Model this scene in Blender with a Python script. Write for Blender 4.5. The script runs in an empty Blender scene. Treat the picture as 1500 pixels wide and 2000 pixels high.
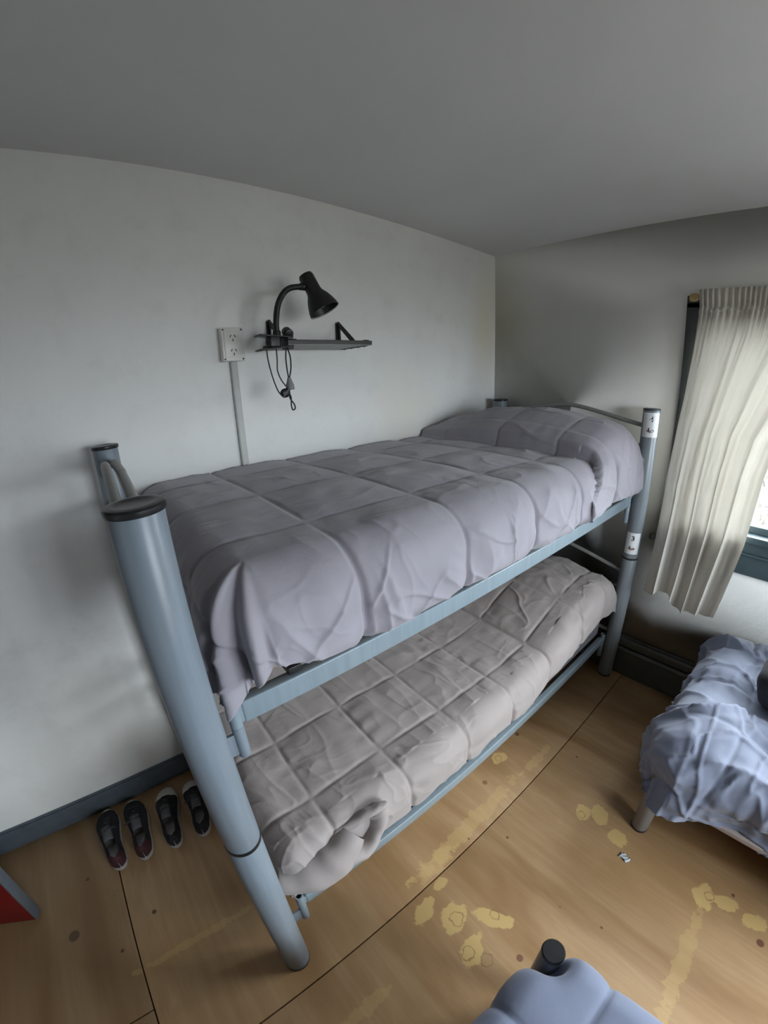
import bpy, bmesh, math, random
import numpy as np
from mathutils import Vector, Matrix
random.seed(4)
C = bpy.context.scene.collection
PI = math.pi

# ------------------------------------------------------------------ helpers
def obj(name, mesh, mat=None, parent=None, smooth=True):
    o = bpy.data.objects.new(name, mesh); C.objects.link(o)
    if mat is not None:
        for m in (mat if isinstance(mat, (list, tuple)) else [mat]): mesh.materials.append(m)
    if smooth and len(mesh.polygons):
        sharp=set(e.index for e in mesh.edges if e.use_edge_sharp)
        if sharp:      # faces bounded only by sharp edges stay flat
            L=mesh.loops; mesh.polygons.foreach_set('use_smooth', [any(L[i].edge_index not in sharp for i in p.loop_indices) for p in mesh.polygons])
        else: mesh.polygons.foreach_set('use_smooth', [True]*len(mesh.polygons))
    if parent: o.parent = parent
    return o
def empty(name, loc=(0,0,0), rz=0):
    o = bpy.data.objects.new(name, None); C.objects.link(o); o.location = loc; o.rotation_euler = (0,0,rz)
    o.empty_display_size = .05
    return o
def tag(o, label=None, cat=None, group=None, kind=None):
    if label: o['label'] = label
    if cat: o['category'] = cat
    if group: o['group'] = group
    if kind: o['kind'] = kind
    return o
def plabel(o, label): o['label'] = label; return o

class MB:
    """collects verts / faces of one mesh"""
    def __init__(s): s.v=[]; s.f=[]; s.m=[]; s.sharp=[]
    def add(s, vs, fs, mi=0):
        b=len(s.v); s.v += [tuple(map(float,v)) for v in vs]; s.f += [tuple(i+b for i in f) for f in fs]; s.m += [mi]*len(fs)
    def box(s, a, b, bev=0.0, mi=0, M=None):
        bm=bmesh.new(); bmesh.ops.create_cube(bm, size=1)
        a=Vector(a); b=Vector(b); c=(a+b)/2; d=b-a
        for v in bm.verts: v.co=Vector((v.co.x*abs(d.x), v.co.y*abs(d.y), v.co.z*abs(d.z)))+c
        if bev: bmesh.ops.bevel(bm, geom=bm.edges[:], offset=bev, segments=3, profile=.5, affect='EDGES')
        if M is not None: bm.transform(M)
        bm.verts.index_update()
        s.add([v.co for v in bm.verts],[[v.index for v in f.verts] for f in bm.faces],mi); bm.free()
    def cyl(s, p, q, r, r2=None, n=32, mi=0, bev=0.0, cap=True):
        p=Vector(p); q=Vector(q); r2=r if r2 is None else r2
        prof=[(0,r),(1,r2)]
        L=(q-p).length
        if bev:
            prof=[(0,r-bev),(bev/L*.35,r-bev*.3),(bev/L,r),(1-bev/L,r2),(1-bev/L*.35,r2-bev*.3),(1,r2-bev)]
        s.lathe(p,q,prof,n,mi,cap)
    def lathe(s, p, q, prof, n=32, mi=0, cap=True):
        p=Vector(p); q=Vector(q); ax=(q-p); L=ax.length; ax=ax/L
        u=ax.orthogonal().normalized(); w=ax.cross(u)
        vs=[];fs=[]
        for t,r in prof:
            for k in range(n):
                a=2*PI*k/n; vs.append(p+ax*(t*L)+(u*math.cos(a)+w*math.sin(a))*r)
        for i in range(len(prof)-1):
            for k in range(n): fs.append((i*n+k,i*n+(k+1)%n,(i+1)*n+(k+1)%n,(i+1)*n+k))
        if cap:
            fs.append(tuple(reversed(range(n)))); fs.append(tuple(range((len(prof)-1)*n,len(prof)*n)))
        s.add(vs,fs,mi)
    def tube(s, pts, r, n=12, mi=0, cap=True, closed=False):
        pts=[Vector(p) for p in pts]; N=len(pts); rs=r if isinstance(r,(list,tuple)) else [r]*N
        vs=[];fs=[]; u=None
        for i,p in enumerate(pts):
            if closed: d=(pts[(i+1)%N]-pts[i-1])
            else: d=(pts[min(i+1,N-1)]-pts[max(i-1,0)])
            d.normalize()
            if u is None: u=d.orthogonal().normalized()
            u=(u-d*u.dot(d)).normalized(); w=d.cross(u)
            for k in range(n):
                a=2*PI*k/n; vs.append(p+(u*math.cos(a)+w*math.sin(a))*rs[i])
        M=N if closed else N-1
        for i in range(M):
            for k in range(n): fs.append((i*n+k,i*n+(k+1)%n,((i+1)%N)*n+(k+1)%n,((i+1)%N)*n+k))
        if cap and not closed:
            fs.append(tuple(reversed(range(n)))); fs.append(tuple(range((N-1)*n,N*n)))
        s.add(vs,fs,mi)
    def ball(s, c, r, mi=0, sc=(1,1,1), n=16):
        c=Vector(c); prof=[]; vs=[];fs=[]; m=n//2
        for i in range(m+1):
            ph=PI*i/m
            for k in range(n):
                a=2*PI*k/n; vs.append(c+Vector((math.sin(ph)*math.cos(a)*r*sc[0],math.sin(ph)*math.sin(a)*r*sc[1],math.cos(ph)*r*sc[2])))
        for i in range(m):
            for k in range(n): fs.append((i*n+k,(i+1)*n+k,(i+1)*n+(k+1)%n,i*n+(k+1)%n))
        s.add(vs,fs,mi)
    def mesh(s, name, sharp=35):
        me=bpy.data.meshes.new(name); me.from_pydata(s.v,[],s.f); me.update()
        if any(s.m): me.polygons.foreach_set('material_index', s.m)
        bm=bmesh.new(); bm.from_mesh(me); bmesh.ops.remove_doubles(bm,verts=bm.verts,dist=1e-6)
        bmesh.ops.recalc_face_normals(bm, faces=bm.faces)
        for e in bm.edges:
            if len(e.link_faces)==2 and e.calc_face_angle(0)>math.radians(sharp): e.smooth=False
        bm.to_mesh(me); bm.free(); return me
    def build(s, name, mat, parent=None, sharp=35):
        return obj(name, s.mesh(name,sharp), mat, parent)
def spline(pts, n=8):
    P=[Vector(p) for p in pts]; out=[]
    for i in range(len(P)-1):
        a=P[max(i-1,0)];b=P[i];c=P[i+1];d=P[min(i+2,len(P)-1)]
        for k in range(n):
            t=k/n; out.append(.5*((2*b)+(c-a)*t+(2*a-5*b+4*c-d)*t*t+(3*b-a-3*c+d)*t**3))
    out.append(P[-1]); return out

# smooth value noise on numpy arrays
_rng=np.random.RandomState(11); _tab=_rng.rand(256,256)
def vnoise(x,y,seed=0):
    x=np.asarray(x)+seed*17.37; y=np.asarray(y)+seed*9.71
    xi=np.floor(x).astype(int); yi=np.floor(y).astype(int); fx=x-xi; fy=y-yi
    fx=fx*fx*fx*(fx*(fx*6-15)+10); fy=fy*fy*fy*(fy*(fy*6-15)+10)
    g=lambda a,b:_tab[a%256,b%256]
    return ((g(xi,yi)*(1-fx)+g(xi+1,yi)*fx)*(1-fy)+(g(xi,yi+1)*(1-fx)+g(xi+1,yi+1)*fx)*fy)*2-1
def fbm(x,y,o=3,seed=0):
    r=0;a=1
    for i in range(o): r=r+a*vnoise(x*2**i,y*2**i,seed+i*3); a*=.5
    return r
def ridge(x,y,seed=0):
    return 1-2*np.abs(fbm(x,y,2,seed))
def sstep(a,b,x):
    t=np.clip((x-a)/(b-a),0,1); return t*t*(3-2*t)

# ------------------------------------------------------------------ materials
class NT:
    def __init__(s,name):
        s.m=bpy.data.materials.new(name); s.m.use_nodes=True; s.t=s.m.node_tree; s.b=s.t.nodes['Principled BSDF']; s.out=s.t.nodes['Material Output']
    def n(s,t,**k):
        o=s.t.nodes.new(t)
        for a,b in k.items(): setattr(o,a,b)
        return o
    def l(s,a,b): s.t.links.new(a,b)
    def val(s,sock,v):
        if hasattr(v,'links') or isinstance(v,bpy.types.NodeSocket): s.l(v,sock)
        else: sock.default_value=v
    def math(s,op,a,b=0.0,c=None):
        o=s.n('ShaderNodeMath',operation=op); s.val(o.inputs[0],a); s.val(o.inputs[1],b)
        if c is not None: s.val(o.inputs[2],c)
        return o.outputs[0]
    def coord(s,scale=(1,1,1),rot=(0,0,0),loc=(0,0,0),kind='Object'):
        tc=s.n('ShaderNodeTexCoord'); mp=s.n('ShaderNodeMapping'); s.l(tc.outputs[kind],mp.inputs[0])
        mp.inputs['Scale'].default_value=scale; mp.inputs['Rotation'].default_value=rot; mp.inputs['Location'].default_value=loc
        return mp.outputs[0]
    def noise(s,vec,scale,detail=4,rough=.5,dist=0):
        o=s.n('ShaderNodeTexNoise'); s.l(vec,o.inputs['Vector']); o.inputs['Scale'].default_value=scale; o.inputs['Detail'].default_value=detail
        o.inputs['Roughness'].default_value=rough; o.inputs['Distortion'].default_value=dist
        return o.outputs['Fac']
    def ramp(s,fac,stops):
        o=s.n('ShaderNodeValToRGB'); s.l(fac,o.inputs[0]); e=o.color_ramp.elements
        while len(e)<len(stops): e.new(.5)
        for i,(p,c) in enumerate(stops): e[i].position=p; e[i].color=(*c,1) if len(c)==3 else c
        return o.outputs[0]
    def mix(s,f,a,b,mode='MIX'):
        o=s.n('ShaderNodeMix',data_type='RGBA',blend_type=mode); s.val(o.inputs[0],f)
        for i,x in ((6,a),(7,b)):
            if isinstance(x,tuple): o.inputs[i].default_value=(*x,1) if len(x)==3 else x
            else: s.l(x,o.inputs[i])
        return o.outputs[2]
    def bump(s,h,strength=.3,dist=.01,prev=None):
        o=s.n('ShaderNodeBump'); s.l(h,o.inputs['Height']); o.inputs['Strength'].default_value=strength; o.inputs['Distance'].default_value=dist
        if prev is not None: s.l(prev,o.inputs['Normal'])
        return o.outputs[0]
    def base(s,c): s.val(s.b.inputs['Base Color'], (*c,1) if isinstance(c,tuple) else c)
    def set(s,**k):
        for a,v in k.items(): s.val(s.b.inputs[a.replace('_',' ')],v)

def simple(name,col,rough=.5,metal=0,var=.08,scale=30,bump=0.0,bscale=200,**k):
    t=NT(name); v=t.coord(); nz=t.noise(v,scale,3)
    lo=tuple(c*(1-var) for c in col); hi=tuple(min(1,c*(1+var)) for c in col)
    t.base(t.ramp(nz,[(.3,lo),(.7,hi)])); t.set(Roughness=rough,Metallic=metal,**k)
    if bump: t.l(t.bump(t.noise(v,bscale,2),bump,.002),t.b.inputs['Normal'])
    return t.m

def wall_mat(name,col,stain,extra=None):
    t=NT(name); v=t.coord()
    big=t.noise(v,1.3,3,.6); fine=t.noise(v,9,3,.65); t.shared=fine
    c=t.ramp(big,[(.35,tuple(x*.93 for x in col)),(.65,col)])
    c=t.mix(t.math('MULTIPLY',t.ramp(fine,[(.5,(0,0,0)),(.75,(1,1,1))]),.25),c,stain)
    # tiny scattered marks
    vo=t.n('ShaderNodeTexVoronoi'); t.l(v,vo.inputs['Vector']); vo.inputs['Scale'].default_value=2.7
    mk=t.math('LESS_THAN',vo.outputs['Distance'],.012)
    c=t.mix(t.math('MULTIPLY',mk,.5),c,(.25,.22,.2))
    if extra: c=extra(t,v,c)
    t.base(c); t.set(Roughness=.62)
    b=t.bump(t.noise(v,30,3,.6),.05,.005); t.l(b,t.b.inputs['Normal'])
    return t.m
def blob(t,v,c,pos,rad,col,k=.6,sq=(1,1,1),nz=3.0):
    mp=t.n('ShaderNodeMapping'); mp.vector_type='POINT'
    sub=t.n('ShaderNodeVectorMath',operation='SUBTRACT'); t.l(v,sub.inputs[0]); sub.inputs[1].default_value=pos
    ml=t.n('ShaderNodeVectorMath',operation='MULTIPLY'); t.l(sub.outputs[0],ml.inputs[0]); ml.inputs[1].default_value=sq
    ln=t.n('ShaderNodeVectorMath',operation='LENGTH'); t.l(ml.outputs[0],ln.inputs[0])
    d=t.math('ADD',ln.outputs['Value'],t.math('MULTIPLY',t.math('SUBTRACT',t.shared,.5),rad*.9))
    mr=t.n('ShaderNodeMapRange'); mr.interpolation_type='SMOOTHSTEP'; t.l(d,mr.inputs[0]); mr.inputs[1].default_value=rad; mr.inputs[2].default_value=0; mr.inputs[3].default_value=0; mr.inputs[4].default_value=k
    return t.mix(mr.outputs[0],c,col)
def wl_extra(t,v,c):
    c=blob(t,v,c,(-.75,0,1.45),.35,(.74,.68,.52),.35)
    c=blob(t,v,c,(-.1,0,1.9),.3,(.74,.66,.45),.5,(1.6,1,.7))
    c=blob(t,v,c,(-2.75,0,.75),.35,(.45,.43,.40),.35,(.5,1,1.6),5)  # this and the next two: bed post's soft shadow put into the paint
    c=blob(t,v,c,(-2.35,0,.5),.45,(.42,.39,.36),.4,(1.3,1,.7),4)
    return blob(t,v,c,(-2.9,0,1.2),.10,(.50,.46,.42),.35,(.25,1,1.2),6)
def wr_extra(t,v,c):
    c=blob(t,v,c,(0,-.08,2.0),.45,(.70,.63,.48),.25,(1,1.8,.8))
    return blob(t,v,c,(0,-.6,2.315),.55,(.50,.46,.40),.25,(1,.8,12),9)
M={}
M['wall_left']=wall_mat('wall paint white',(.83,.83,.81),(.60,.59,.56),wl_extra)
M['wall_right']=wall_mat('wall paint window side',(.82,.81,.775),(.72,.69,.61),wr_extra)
M['wall']=wall_mat('wall paint back',(.82,.81,.78),(.58,.56,.52))
M['ceiling']=wall_mat('ceiling paint',(.70,.70,.695),(.66,.655,.64))
M['base']=simple('skirting paint slate',(.085,.105,.125),.45,0,.12,20,.1,60)
M['base_g']=simple('skirting paint dark green grey',(.06,.066,.058),.4,0,.15,15,.1,60)
M['winframe']=simple('window frame paint teal grey',(.055,.085,.095),.4,0,.12,15,.1,60)
M['trim']=simple('window trim dark',(.045,.052,.05),.5,0,.15,15,.1,60)

def post_mat(name,col,rough=.34):
    t=NT(name); v=t.coord((1,1,.06)); nz=t.noise(v,90,3); big=t.noise(t.coord(),6,4)
    c=t.ramp(nz,[(.3,tuple(x*.93 for x in col)),(.7,tuple(x*1.06 for x in col))])
    c=t.mix(t.math('MULTIPLY',t.ramp(big,[(.45,(0,0,0)),(.7,(1,1,1))]),.18),c,tuple(x*.8 for x in col))
    vo=t.n('ShaderNodeTexVoronoi'); t.l(t.coord((1,1,.5)),vo.inputs['Vector']); vo.inputs['Scale'].default_value=9
    c=t.mix(t.math('MULTIPLY',t.math('LESS_THAN',vo.outputs['Distance'],.035),.6),c,(.55,.6,.62))
    t.base(c); t.set(Roughness=rough,Metallic=.0); t.b.inputs['Specular IOR Level'].default_value=.45
    t.l(t.bump(nz,.06,.002),t.b.inputs['Normal']); return t.m
M['post']=post_mat('steel paint blue grey',(.205,.245,.285))
M['postd']=post_mat('steel paint grey',(.20,.225,.245))
M['rail']=post_mat('steel paint rail',(.235,.295,.335),.32)
M['bar']=post_mat('steel paint warm grey',(.24,.235,.225),.4)
M['leg']=post_mat('steel paint taupe',(.23,.22,.22),.4)
M['cap']=simple('black plastic',(.012,.013,.015),.32,0,.2,60,.1,300)
M['capg']=simple('dark grey plastic',(.05,.055,.062),.4,0,.1,60)
M['black']=simple('black enamel',(.010,.010,.010),.42,0,.2,60)
M['shelf']=simple('shelf board dark edge',(.045,.047,.042),.5,0,.1,30)
M['shelfu']=simple('shelf laminate underside',(.30,.31,.28),.5,0,.08,30)
M['plastic']=simple('ivory plastic',(.70,.69,.65),.35,0,.04,30)
M['plasticg']=simple('conduit plastic grey white',(.50,.50,.48),.45,0,.05,30)
M['plug']=simple('grey plug',(.22,.22,.22),.45,0,.05,30)
M['dark']=simple('socket slots',(.02,.02,.02),.6)
M['shade_in']=simple('lamp inner white',(.75,.74,.70),.4)
M['wood']=simple('pine slat',(.50,.28,.11),.6,0,.18,12,.2,80)
M['rod']=simple('curtain rod wood',(.42,.30,.13),.45,0,.15,25)
M['strip']=simple('mattress ticking pinkish',(.42,.36,.34),.8,0,.08,30)
M['mattress']=simple('mattress fabric dark',(.16,.16,.18),.9,0,.1,50,.2,400)
M['red']=simple('door red paint',(.14,.004,.006),.35,0,.1,5,.05,60)
M['dooredge']=simple('door edge grey paint',(.10,.115,.135),.5,0,.1,20)

def fabric(name,col,weave=1.0,sheen=.25):
    t=NT(name); v=t.coord(); nz=t.noise(v,5,2)
    c=t.ramp(nz,[(.3,tuple(x*.95 for x in col)),(.7,tuple(x*1.05 for x in col))])
    t.base(c); t.set(Roughness=.72); t.b.inputs['Sheen Weight'].default_value=sheen; t.b.inputs['Sheen Roughness'].default_value=.5
    t.b.inputs['Specular IOR Level'].default_value=.25
    b=t.bump(t.noise(v,38,2,.6,.6),.22*weave,.004); t.l(b,t.b.inputs['Normal']); return t.m
M['quilt_up']=fabric('quilt fabric lilac grey',(.31,.293,.33))
M['quilt_low']=fabric('quilt fabric taupe grey',(.335,.297,.288))
M['quilt_blue']=fabric('quilt fabric blue grey',(.20,.225,.305))  # bluer copies of the quilt fabric: cool daylight cast put into the colour
M['quilt_slate']=fabric('quilt fabric slate blue',(.165,.19,.27),.7)
M['bag']=fabric('black nylon',(.012,.012,.016),1.5,.1)

def curtain_mat():
    t=NT('curtain cotton cream'); v=t.coord()
    w=t.noise(t.coord((1,1,.15)),120,3); nz=t.noise(v,6,3)
    c=t.ramp(nz,[(.3,(.50,.475,.42)),(.7,(.57,.545,.50))]); c=t.mix(t.math('MULTIPLY',w,.25),c,(.5,.46,.38))
    t.base(c); t.set(Roughness=.85)
    t.l(t.bump(t.noise(t.coord((1,1,.4)),150,3),.25,.003),t.b.inputs['Normal'])
    tr=t.n('ShaderNodeBsdfTranslucent'); tr.inputs[0].default_value=(.62,.58,.50,1)
    mx=t.n('ShaderNodeMixShader'); mx.inputs[0].default_value=.11
    t.l(t.b.outputs[0],mx.inputs[1]); t.l(tr.outputs[0],mx.inputs[2]); t.l(mx.outputs[0],t.out.inputs[0]); return t.m
M['curtain']=curtain_mat()
def glass_mat():
    t=NT('window glass'); tr=t.n('ShaderNodeBsdfTransparent'); tr.inputs[0].default_value=(.96,.98,.98,1)
    gl=t.n('ShaderNodeBsdfGlossy'); gl.inputs['Roughness'].default_value=.02
    fr=t.n('ShaderNodeLayerWeight'); k=t.math('ADD',t.math('MULTIPLY',t.math('POWER',fr.outputs['Facing'],5.0),.8),.03)
    mx=t.n('ShaderNodeMixShader'); t.l(k,mx.inputs[0]); t.l(tr.outputs[0],mx.inputs[1]); t.l(gl.outputs[0],mx.inputs[2]); t.l(mx.outputs[0],t.out.inputs[0]); return t.m
M['glass']=glass_mat()

def floor_mat():
    t=NT('plywood floor'); v=t.coord()
    sep=t.n('ShaderNodeSeparateXYZ'); t.l(v,sep.inputs[0]); X,Y=sep.outputs[0],sep.outputs[1]
    # plywood grain: long soft bands running along y (across the bed)
    g1=t.noise(t.coord((2.6,.55,1),(0,0,.12)),1.6,4,.5,1.6); g2=t.noise(t.coord((26,1.6,1),(0,0,.10)),2.0,5,.6,.4); g3=t.noise(v,3.2,4,.55)
    c=t.ramp(g1,[(.30,(.270,.150,.062)),(.46,(.365,.222,.105)),(.60,(.440,.285,.150)),(.75,(.38,.235,.115))])
    c=t.mix(t.math('MULTIPLY',t.ramp(g2,[(.42,(1,1,1)),(.62,(0,0,0))]),.22),c,(.24,.13,.055))
    c=t.mix(t.math('MULTIPLY',t.ramp(g3,[(.45,(0,0,0)),(.75,(1,1,1))]),.30),c,(.33,.175,.06))
    lf=t.math('LESS_THAN',X,-2.503); c=t.mix(t.math('MULTIPLY',lf,.45),c,(.13,.085,.045))   # shade over the left floor put into the board colour past the seam
    # yellow filler streaks / worn patches (shape of their own)
    def patch(c,x,y,rx,ry,rot=0,col=(.60,.42,.16),k=.8,amp=.85,sc=16):
        mp=t.n('ShaderNodeMapping'); mp.vector_type='TEXTURE'; t.l(v,mp.inputs[0]); mp.inputs['Location'].default_value=(x,y,0); mp.inputs['Rotation'].default_value=(0,0,rot); mp.inputs['Scale'].default_value=(rx,ry,1)
        ln=t.n('ShaderNodeVectorMath',operation='LENGTH'); t.l(mp.outputs[0],ln.inputs[0])
        d=t.math('ADD',ln.outputs['Value'],t.math('MULTIPLY',t.math('SUBTRACT',nzp[sc],.5),amp*2))
        mr=t.n('ShaderNodeMapRange'); mr.interpolation_type='SMOOTHSTEP'; t.l(d,mr.inputs[0]); mr.inputs[1].default_value=1.08; mr.inputs[2].default_value=.92; mr.inputs[3].default_value=0; mr.inputs[4].default_value=k
        return t.mix(mr.outputs[0],c,col), d
    nzp={16:t.noise(v,24,5,.62),6:t.noise(v,6,4),40:t.noise(v,40,3)}
    PC=(.60,.42,.17)
    for a in ((-1.606,-1.177,.050,.040,.4),(-1.515,-1.265,.024,.068,.55),(-1.637,-1.285,.050,.036,.2),(-.972,-.863,.036,.03,0),
              (-.95,-1.28,.035,.03,0),(-.915,-1.335,.042,.032,.8),(-.961,-1.435,.035,.035,0),(-.963,-1.775,.045,.035,.3),(-.94,-1.845,.045,.026,-1.2),(-.945,-1.945,.028,.04,.4),
              (-1.663,-1.097,.05,.028,.3),(-1.558,-1.064,.026,.02,0)):
        c,_=patch(c,*a,PC,.82)
    for a in ((-1.22,-1.79,.21,.024,.06),(-1.30,-.985,.30,.028,.03),(-2.31,-.715,.2,.012,-.03),(-1.97,-1.19,.07,.02,0),(-.86,-.99,.10,.02,.0),(-1.53,-1.0,.1,.03,0)):
        c,_=patch(c,*a,PC,.30,1.5,16)
    # knots with dark rings, screw heads and plugs
    for x,y,r in ((-1.60,-1.185,.022),(-1.622,-1.335,.018),(-.978,-.862,.014),(-.965,-1.28,.015),(-.95,-1.79,.016),(-1.500,-1.262,.016),(-1.65,-1.28,.020)):
        mp=t.n('ShaderNodeVectorMath',operation='DISTANCE'); t.l(v,mp.inputs[0]); mp.inputs[1].default_value=(x,y,0)
        d=t.math('ADD',mp.outputs['Value'],t.math('MULTIPLY',t.math('SUBTRACT',nzp[40],.5),r*1.7))
        ring=t.math('LESS_THAN',t.math('ABSOLUTE',t.math('SUBTRACT',d,r)),.0018)
        c=t.mix(t.math('MULTIPLY',ring,.55),c,(.16,.095,.03))
    for x,y,r,col in ((-1.546,-1.402,.012,(.16,.07,.035)),(-.895,-1.859,.0075,(.16,.06,.03)),(-1.29,-1.543,.005,(.12,.06,.03)),(-2.694,-.488,.021,(.10,.055,.03)),
                  (-.80,-.84,.011,(.13,.06,.03)),(-1.12,-.90,.012,(.22,.11,.045)),(-1.25,-1.12,.006,(.15,.07,.03)),(-1.36,-1.02,.005,(.15,.07,.03)),(-2.42,-.55,.009,(.07,.04,.02)),(-2.62,-.30,.008,(.07,.04,.02)),(-1.0,-1.98,.014,(.13,.05,.03)),(-.72,-1.12,.005,(.1,.05,.03)),(-2.55,-.62,.007,(.06,.035,.02))):
        mp=t.n('ShaderNodeVectorMath',operation='DISTANCE'); t.l(v,mp.inputs[0]); mp.inputs[1].default_value=(x,y,0)
        mr=t.n('ShaderNodeMapRange'); t.l(mp.outputs['Value'],mr.inputs[0]); mr.inputs[1].default_value=r; mr.inputs[2].default_value=r*.8; mr.inputs[3].default_value=0; mr.inputs[4].default_value=.9
        c=t.mix(mr.outputs[0],c,col)
    vo=t.n('ShaderNodeTexVoronoi'); t.l(v,vo.inputs['Vector']); vo.inputs['Scale'].default_value=7; vo.inputs['Randomness'].default_value=1
    c=t.mix(t.math('MULTIPLY',t.math('LESS_THAN',vo.outputs['Distance'],.022),.7),c,(.10,.055,.03))
    t.base(c); t.set(Roughness=t.ramp(g3,[(.3,(.42,.42,.42)),(.7,(.60,.60,.60))]))
    t.l(t.bump(g2,.08,.002),t.b.inputs['Normal']); return t.m
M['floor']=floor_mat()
M['sub']=simple('dark gap under boards',(.02,.015,.01),.9)

# ------------------------------------------------------------------ room shell
XL,YB=-3.60,-3.30               # door-end wall, back wall
def zc(x): return 2.3207-.0322*x # ceiling height rises away from the window wall
WY0,WY1,WZ0,WZ1=-1.115,-2.45,.985,1.93     # window_1 opening in the right wall
BX0,BX1,BZ0,BZ1=-1.75,-.45,.85,1.85        # window_2 opening in the back wall
def struct(o): o['kind']='structure'; return o

# plywood floor: four sheets with narrow seams between them, on one dark base
m=MB(); g=.0022; SX=-2.503; SY=-1.0413
def sheet(x0,x1,y0,y1): m.box((x0+g,y0+g,-.018),(x1-g,y1-g,0),.0015)
sheet(SX,0,SY,0); sheet(SX,0,SY-1.22,SY); sheet(SX,0,YB,SY-1.22); sheet(XL,SX,-.838,0); sheet(XL,SX,-2.06,-.838); sheet(XL,SX,YB,-2.06)
m.box((XL-.1,YB-.1,-.06),(.1,.1,-.019),0,1)
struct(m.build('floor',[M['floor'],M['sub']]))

def wall_poly(name,pts,holes,mat,thick,axis):
    """wall from a grid of quads with a rectangular hole, extruded outward"""
    m=MB()
    us=sorted(set([p for p in pts[0]]+[h[i] for h in holes for i in (0,1)]))
    zs=sorted(set([0.0]+[h[i] for h in holes for i in (2,3)]))
    def P(u,z,d):
        return (u,d,z) if axis=='y' else (d,u,z)
    top=pts[1]
    for k in range(len(us)-1):
        a,b=us[k],us[k+1]
        rows=[(zs[i],zs[i+1]) for i in range(len(zs)-1)]+[(zs[-1],None)]
        for (z0,z1) in rows:
            if any(a>=h[0]-1e-6 and b<=h[1]+1e-6 and z0>=h[2]-1e-6 and z1 is not None and z1<=h[3]+1e-6 for h in holes): continue
            za,zb=(top(a)+.03,top(b)+.03) if z1 is None else (z1,z1)
            d0,d1=thick
            vs=[P(a,z0,d0),P(b,z0,d0),P(b,zb,d0),P(a,za,d0),P(a,z0,d1),P(b,z0,d1),P(b,zb,d1),P(a,za,d1)]
            m.add(vs,[(0,1,2,3),(7,6,5,4),(0,4,5,1),(1,5,6,2),(2,6,7,3),(3,7,4,0)])
    return struct(m.build(name,mat,sharp=20))
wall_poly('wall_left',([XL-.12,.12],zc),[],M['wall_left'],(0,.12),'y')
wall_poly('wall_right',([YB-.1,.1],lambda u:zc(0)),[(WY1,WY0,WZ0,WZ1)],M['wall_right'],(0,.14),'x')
wall_poly('wall_back',([XL-.12,.14],zc),[(BX0,BX1,BZ0,BZ1)],M['wall'],(YB-.14,YB),'y')
wall_poly('wall_door_end',([YB-.1,.1],lambda u:zc(XL)),[(-.92,-.10,0.0,2.02)],M['wall'],(XL-.12,XL),'x')
m=MB(); z0,z1=zc(.3),zc(XL-.3)
vs=[(.3,.3,z0),(.3,YB-.3,z0),(XL-.3,YB-.3,z1),(XL-.3,.3,z1)]; vs+= [(a,b,c+.1) for a,b,c in vs]
m.add(vs,[(0,1,2,3),(7,6,5,4),(0,4,5,1),(1,5,6,2),(2,6,7,3),(3,7,4,0)])
struct(m.build('ceiling',M['ceiling'],sharp=20))

# unseen hallway box, added behind the open door to shut out sky light
m=MB(); hx=XL-1.3
m.box((hx-.1,-1.3,-.06),(XL-.12,.3,0)); m.box((hx-.1,-1.3,2.45),(XL-.12,.3,2.55)); m.box((hx-.1,-1.3,0),(hx,.3,2.45)); m.box((hx,-1.4,-.06),(XL-.12,-1.3,2.55)); m.box((hx,.12,-.06),(XL-.11,.3,2.55))
struct(m.build('wall_hallway_added',M['wall']))
# skirting
m=MB(); m.box((XL+.03,-.016,0),(-.036,0,.100),.003); m.box((XL+.03,-.010,.100),(-.036,0,.108),.002)
struct(m.build('baseboard_left',M['base']))
m=MB(); m.box((-.020,YB,0),(0,0,.19),.003); m.box((-.036,YB,.198),(0,-.0,.245),.008); m.cyl((-.026,YB,.175),(-.026,-.0,.175),.016,n=20); m.box((-.014,YB,.243),(0,0,.254),.002)
struct(m.build('baseboard_right',M['base_g']))
m=MB(); m.box((XL,YB,0),(-.036,YB+.016,.10),.003); struct(m.build('baseboard_back',M['base']))

# window_1 (right wall): trim, sash, glass, sill boards
m=MB()
m.box((-.018,-1.112,.895),(0,-1.050,1.955),.003)          # left casing
m.box((-.018,WY1-.07,.895),(0,WY1,1.955),.003)            # right casing
m.box((-.018,WY1-.07,1.93),(0,-1.050,1.985),.003)
struct(m.build('trim_1',M['trim']))
w=empty('window_1',(0,0,0)); struct(w)
m=MB()
m.box((.015,WY1,WZ0-.0),(.075,WY0,WZ0+.035),.004); m.box((.015,WY1,WZ1-.045),(.075,WY0,WZ1),.004)
for yy in (WY0-.025,WY1+.025,(WY0+WY1)/2): m.box((.015,yy-.025,WZ0),(.075,yy+.025,WZ1),.004)
m.build('window_frame',M['winframe'],w)
m=MB(); m.box((.043,WY1+.04,WZ0+.03),(.047,WY0-.04,WZ1-.04)); m.build('glass_pane',M['glass'],w)
m=MB()
m.box((-.05,WY1-.09,.955),(.02,-1.055,.988),.006)          # sill shelf
m.box((-.030,WY1-.07,.905),(0,-1.07,.955),.004)
m.box((-.022,WY1-.07,.800),(0,-1.07,.893),.004)            # apron
m.box((-.036,WY1-.07,.893),(0,-1.07,.905),.003,0)
m.build('window_sill',M['winframe'],w)
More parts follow.
